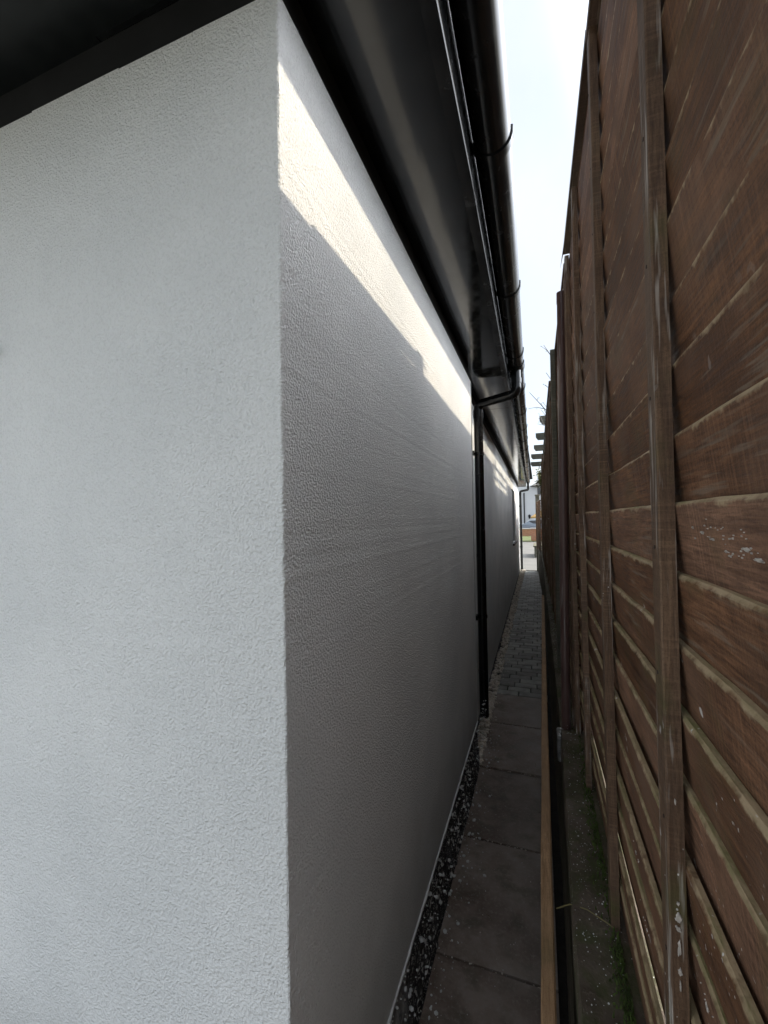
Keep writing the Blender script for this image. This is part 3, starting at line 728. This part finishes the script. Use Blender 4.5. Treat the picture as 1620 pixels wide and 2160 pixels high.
for i, (a, c, zt, lb) in enumerate(((3.735, 5.30, 2.66, 'third fence panel along the alley, before the trellis'), (5.315, 7.86, 2.40, 'fence panel carrying the added open trellis, under the rafters'),
                                    (7.945, 9.76, 2.66, 'fence panel next after the trellis panel'), (9.775, 11.55, 2.45, 'last fence panel but one towards the driveway'), (11.565, 13.2, 2.0, 'farthest fence panel, at the driveway end'))):
    L_ = c-a
    panel(a, c, zt, lb, [a+.01+j*(L_-.04)/4 for j in range(5)], [(a, c, zt, zt)], 3+i, boards=shared)
# trellis added on the fourth panel to break the sunlight into a grid
tr = tag(empty('trellis', (FX(5.36), 5.36, 2.40)), 'small trellis added on the far fence to grid the sunlight', 'trellis')
for z in (0.012, .135, .258): MB().cbox(-.012, .012, 0, 2.5, z, z+.028, .002).build('rail', M['rafter'], tr)
for y in (0.0, .83, 1.66, 2.44): MB().cbox(-.013, .013, y, y+.055, .0405 if 0 else .002, .30, .002).build('upright', M['rafter'], tr)
# square posts on the neighbour's side of the joints
for y, zt, lb in ((1.722, 2.64, 'square wooden fence post behind the first panel joint'), (3.69, 2.60, 'square wooden post between second and third fence panel'), (5.27, 2.70, 'brown square post before the trellis'), (7.875, 2.36, 'short post added below the light slit beyond the trellis panel'), (9.775, 2.60, 'post after the panel beyond the trellis'), (11.53, 2.48, 'post before the farthest fence panel')):  # short post is added to limit the slit of sunlight on the wall
    p = MB(); x = FX(y)+.0262; p.cbox(x, x+.075, y, y+.085, .70, zt-.02, .004); p.add([(x-.004, y-.004, zt-.0195), (x+.079, y-.004, zt-.0195), (x+.079, y+.089, zt-.0195), (x-.004, y+.089, zt-.0195), (x+.037, y+.042, zt)], [(0,1,4),(1,2,4),(2,3,4),(3,0,4),(3,2,1,0)])
    tag(p.build('fence_post', M['post']), lb, 'post', 'square fence posts')
p = MB().cbox(-.06, .05, 13.27, 13.37, -.05, 2.18, .006); p.cbox(-.075, .065, 13.255, 13.385, 2.181, 2.22, .008)
tag(p.build('gate_post', M['rafter']), 'weathered gate post with flat cap at the end of the fence', 'post')
# round brown post in front of the first joint
rp_ = tag(empty('round_post', (.086, 1.84, .70)), 'round brown post with white drips standing on concrete foot', 'post')
MB().tube([(0, 0, .0), (.010, 0, .9), (.021, 0, 1.725)], .0172, 20).build('shaft', M['pipe'], rp_, True)
MB().tube([(.0205, 0, 1.700), (.0213, 0, 1.742)], .0186, 20).build('cap', M['pipe'], rp_, True)
b = MB(); b.cbox(-.034, .034, -.045, .05, -.09, .004, .005); ob = b.build('footing', M['foot'], rp_)
b = MB()
for i in range(26): stone(b, (rnd.gauss(-.008, .012), -.03+rnd.gauss(0, .014), .006+rnd.uniform(0, .02)), rnd.uniform(.002, .006))
ob = b.build('mortar_splash', M['chip'], rp_); ob['kind'] = 'stuff'
# thin post further on
tag(MB().cbox(.085, .112, 2.60, 2.63, .70, 2.50, .003).build('thin_stake', M['rafter']), 'thin grey wooden stake just behind the round brown post', 'stake')

# ------------------------------------------------------------------ pergola over the far fence
pg = tag(empty('pergola', (1.6, 7.8, 0)), 'grey pergola next door whose rafter ends overhang the fence', 'pergola')
pl = Vector(pg.location)
def pb(mb, name, mat): mb.v = [(a-pl.x, b_-pl.y, c-pl.z) for a, b_, c in mb.v]; return mb.build(name, mat, pg)
for y, xe in ((5.62, .045), (6.75, -.005), (7.85, -.04), (8.95, -.10), (10.2, -.125)):
    r = MB(); r.add([(xe, y, 2.745), (xe, y+.045, 2.745), (xe, y+.045, 2.80), (xe, y, 2.80), (xe+.03, y, 2.70), (xe+.03, y+.045, 2.70), (3.1, y, 2.70), (3.1, y+.045, 2.70), (3.1, y+.045, 2.80), (3.1, y, 2.80)],
                      [(0,1,2,3),(0,4,5,1),(4,6,7,5),(6,9,8,7),(3,2,8,9),(0,3,9,6,4),(1,5,7,8,2)])
    pb(r, 'rafter', M['rafter'])
for x in (.38, 2.7): pb(MB().cbox(x, x+.05, 5.3, 10.5, 2.58, 2.6985, .004), 'beam', M['rafter'])
for x in (.36, 2.68):
    for y in (5.5, 10.2): pb(MB().cbox(x, x+.09, y, y+.09, -.05, 2.579, .004), 'pergola_post', M['rafter'])

# bare tree behind the fence
def bare_tree(name, label, loc, aims):
    t = tag(empty(name, loc), label, 'tree'); o = Vector(loc)
    MB().tube([(0, 0, -.06), (.02, .03, .8), (-.01, .05, 1.7), (-.06, .02, 2.3)], [.05, .042, .032, .022], 10).build('trunk', M['bark'], t, True)
    k = MB(); r = random.Random(5)
    for a in aims:
        e = Vector(a)-o; s = Vector((-.03, .03, r.uniform(1.5, 2.2))); mid = s.lerp(e, .5)+Vector((r.uniform(-.08, .08), r.uniform(-.1, .1), .10))
        pts = [tuple(s*(1-q)**2+mid*2*q*(1-q)+e*q*q) for q in [i/10 for i in range(11)]]
        k.tube(pts, [.009*(1-i/10)+.0022 for i in range(11)], 6)
        for j in (4, 5, 6, 7, 8, 9):
            q = Vector(pts[j]); d = Vector((r.uniform(-.16, .08), r.uniform(-.16, .16), r.uniform(.05, .2)))
            k.tube([tuple(q), tuple(q+d*.5+Vector((0, 0, .015))), tuple(q+d)], [.0035, .0026, .0014], 5)
            for b_ in range(2): stone(k, tuple(q+d*(.5+.5*b_)), .006)
    k.build('branches', M['bark'], t, True)
bare_tree('bare_tree', 'leafless tree with pale twigs reaching over the fence', (.75, 4.6, 0), [(.091, 4.5, 3.245), (.107, 4.5, 2.97), (-.051, 4.5, 2.793), (.096, 4.45, 2.836), (.06, 4.9, 2.70), (.02, 5.4, 2.66), (.5, 4.4, 3.5), (.9, 5.2, 3.4), (.7, 4.1, 3.2)])
# ivy over the fence top
iv_ = tag(empty('ivy', (.10, 9.9, 2.42)), 'small yellow-green ivy clump spilling over the far fence', 'ivy')
MB().tube([(.03, .1, -1.9), (.02, .05, -.9), (-.02, 0, 0), (-.06, -.1, .08)], [.012, .01, .007, .004], 7).build('stem', M['bark'], iv_, True)
k = MB(); r = random.Random(11)
for i in range(240):
    c = Vector((r.gauss(-.02, .045), r.gauss(0, .35), r.gauss(-.02, .11))); u = Vector((r.uniform(-1, 1), r.uniform(-1, 1), r.uniform(-1, 1))).normalized()*.03; v = u.orthogonal().normalized()*.022
    k.add([tuple(c-u), tuple(c+v*.9), tuple(c+u*.9), tuple(c-v*.9), tuple(c+u.cross(v).normalized()*.005)], [(0, 1, 4), (1, 2, 4), (2, 3, 4), (3, 0, 4)])
k.build('leaves', M['leaf'], iv_)

# ------------------------------------------------------------------ far end
bn = tag(empty('bench', (.2, 18.9, 0)), 'low weathered wooden bench by the fence end', 'bench')
for i in range(4): MB().cbox(-.40, .5, -.95+i*.475, -.95+i*.475+.45, .40, .45, .01).build('seat_board', M['rafter'], bn)
for x in (-.36, .40):
    for y in (-.9, .85): MB().cbox(x, x+.07, y, y+.07, -.02, .399, .005).build('leg', M['rafter'], bn)
gw = tag(empty('garden_wall', (0, 38.2, 0)), 'low orange brick garden wall across the lawn', 'wall')
MB().box(-14, 12, -.11, .11, -.05, .60).build('brickwork', M['brick'], gw)
MB().cbox(-14, 12, -.15, .15, .602, .66, .01).build('coping', M['coping'], gw)
pr = tag(empty('brick_pier', (0, 30.5, 0)), 'taller orange brick side wall with pale coping at the right', 'wall')
MB().box(-.46, 3.0, -.12, .12, -.05, .80).build('brickwork', M['brick'], pr)
MB().cbox(-.50, 3.04, -.16, .16, .802, .87, .01).build('coping', M['coping'], pr)
# car behind the wall
car = tag(empty('parked_car', (-0.3, 44, 0)), 'silver-blue car parked behind the low brick wall', 'car')
prof = [(-2.1, .35), (-2.1, .75), (-1.95, .88), (-1.0, .97), (-.45, 1.32), (.95, 1.36), (1.55, 1.02), (2.0, .95), (2.1, .70), (2.1, .35)]
b = MB(); n = len(prof)
for yy, s in ((-.85, 0), (-.80, 1), (.80, 1), (.85, 0)):
    b.v += [(x, yy*(1 if z < .98 else .86), z+(0 if s else -.02 if z > .9 else 0)) for x, z in prof]
for i in range(3):
    for j in range(n): a = i*n+j; c = i*n+(j+1) % n; b.f.append((a, c, c+n, a+n))
b.f.append(tuple(range(n))); b.f.append(tuple(3*n+j for j in range(n)))
b.build('body', M['carpaint'], car)
MB().add([(-.88, -.80, 1.0), (-.42, -.745, 1.27), (.20, -.745, 1.30), (.20, -.80, 1.0)], [(0, 1, 2, 3)]).build('window', M['glass'], car)
MB().add([(.28, -.80, 1.0), (.28, -.745, 1.30), (.90, -.745, 1.30), (1.42, -.80, 1.03)], [(0, 1, 2, 3)]).build('window', M['glass'], car)
for x in (-1.35, 1.3):
    for yy in (-.86, .66):
        wh = MB().tube([(x, yy, .32), (x, yy+.2, .32)], .32, 20).build('wheel', M['rubber'], car, True)
        MB().tube([(x, yy-.01, .32), (x, yy+.05, .32)], .2, 16).build('rim', M['steel'], wh, True)
# white house across the road
wh = tag(empty('white_house', (3.5, 55, 0)), 'white two-storey house with grey hipped roof across the road', 'house')
MB().box(-7, 7, 0, 8, -.05, 5.38).build('wall', M['white'], wh)
b = MB(); b.add([(-4.2, -.35, 5.385), (7.4, -.35, 5.385), (7.4, 8.3, 5.385), (-4.2, 8.3, 5.385), (-.6, 3.9, 8.0), (4, 3.9, 8.0)], [(0, 1, 5, 4), (1, 2, 5), (2, 3, 4, 5), (3, 0, 4), (3, 2, 1, 0)])
b.build('roof', M['greytile'], wh)
MB().cbox(-4.3, 7.45, -.45, -.36, 5.30, 5.40, .01).build('gutter', M['lampblack'], wh)
for x, z in ((-3.55, 4.3), (1, 4.3), (1, 1.2)):
    f = MB(); f.box(x, x+1.3, -.04, .02, z-.06, z); f.box(x, x+1.3, -.04, .02, z+.9, z+.96); f.box(x, x+.06, -.04, .02, z, z+.9); f.box(x+1.24, x+1.3, -.04, .02, z, z+.9); f.box(x+.62, x+.68, -.04, .02, z, z+.9)
    o = f.build('window', M['coping'], wh); MB().box(x+.06, x+1.24, -.012, -.002, z, z+.9).build('pane', M['glass'], o)
MB().tube([(-5.03, -.08, 4.6), (-5.03, -.08, .3)], .07, 10).build('downpipe', M['lampblack'], wh, True)
lt = MB().tube([(-4.45, -.10, 1.45), (-4.45, -.10, 1.62), (-4.45, -.10, 1.85), (-4.45, -.10, 1.95)], [.06, .13, .15, .05], 10).build('wall_lantern', M['lampblack'], wh, True)
pa = tag(empty('parasol', (.30, 30.0, 0)), 'folded-out tan parasol peeking past the fence end', 'parasol')
MB().tube([(0, 0, -.05), (0, 0, 2.2)], .02, 8).build('pole', M['coping'], pa, True)
b = MB(); N = 8; b.v = [(0, 0, 2.1)]+[(.75*math.cos(6.2832*i/N), .75*math.sin(6.2832*i/N), 1.62) for i in range(N)]+[(.74*math.cos(6.2832*i/N), .74*math.sin(6.2832*i/N), 1.52) for i in range(N)]
for i in range(N): j = (i+1) % N; b.f += [(0, 1+i, 1+j), (1+i, 1+N+i, 1+N+j, 1+j)]
b.build('canopy', M['tan'], pa)
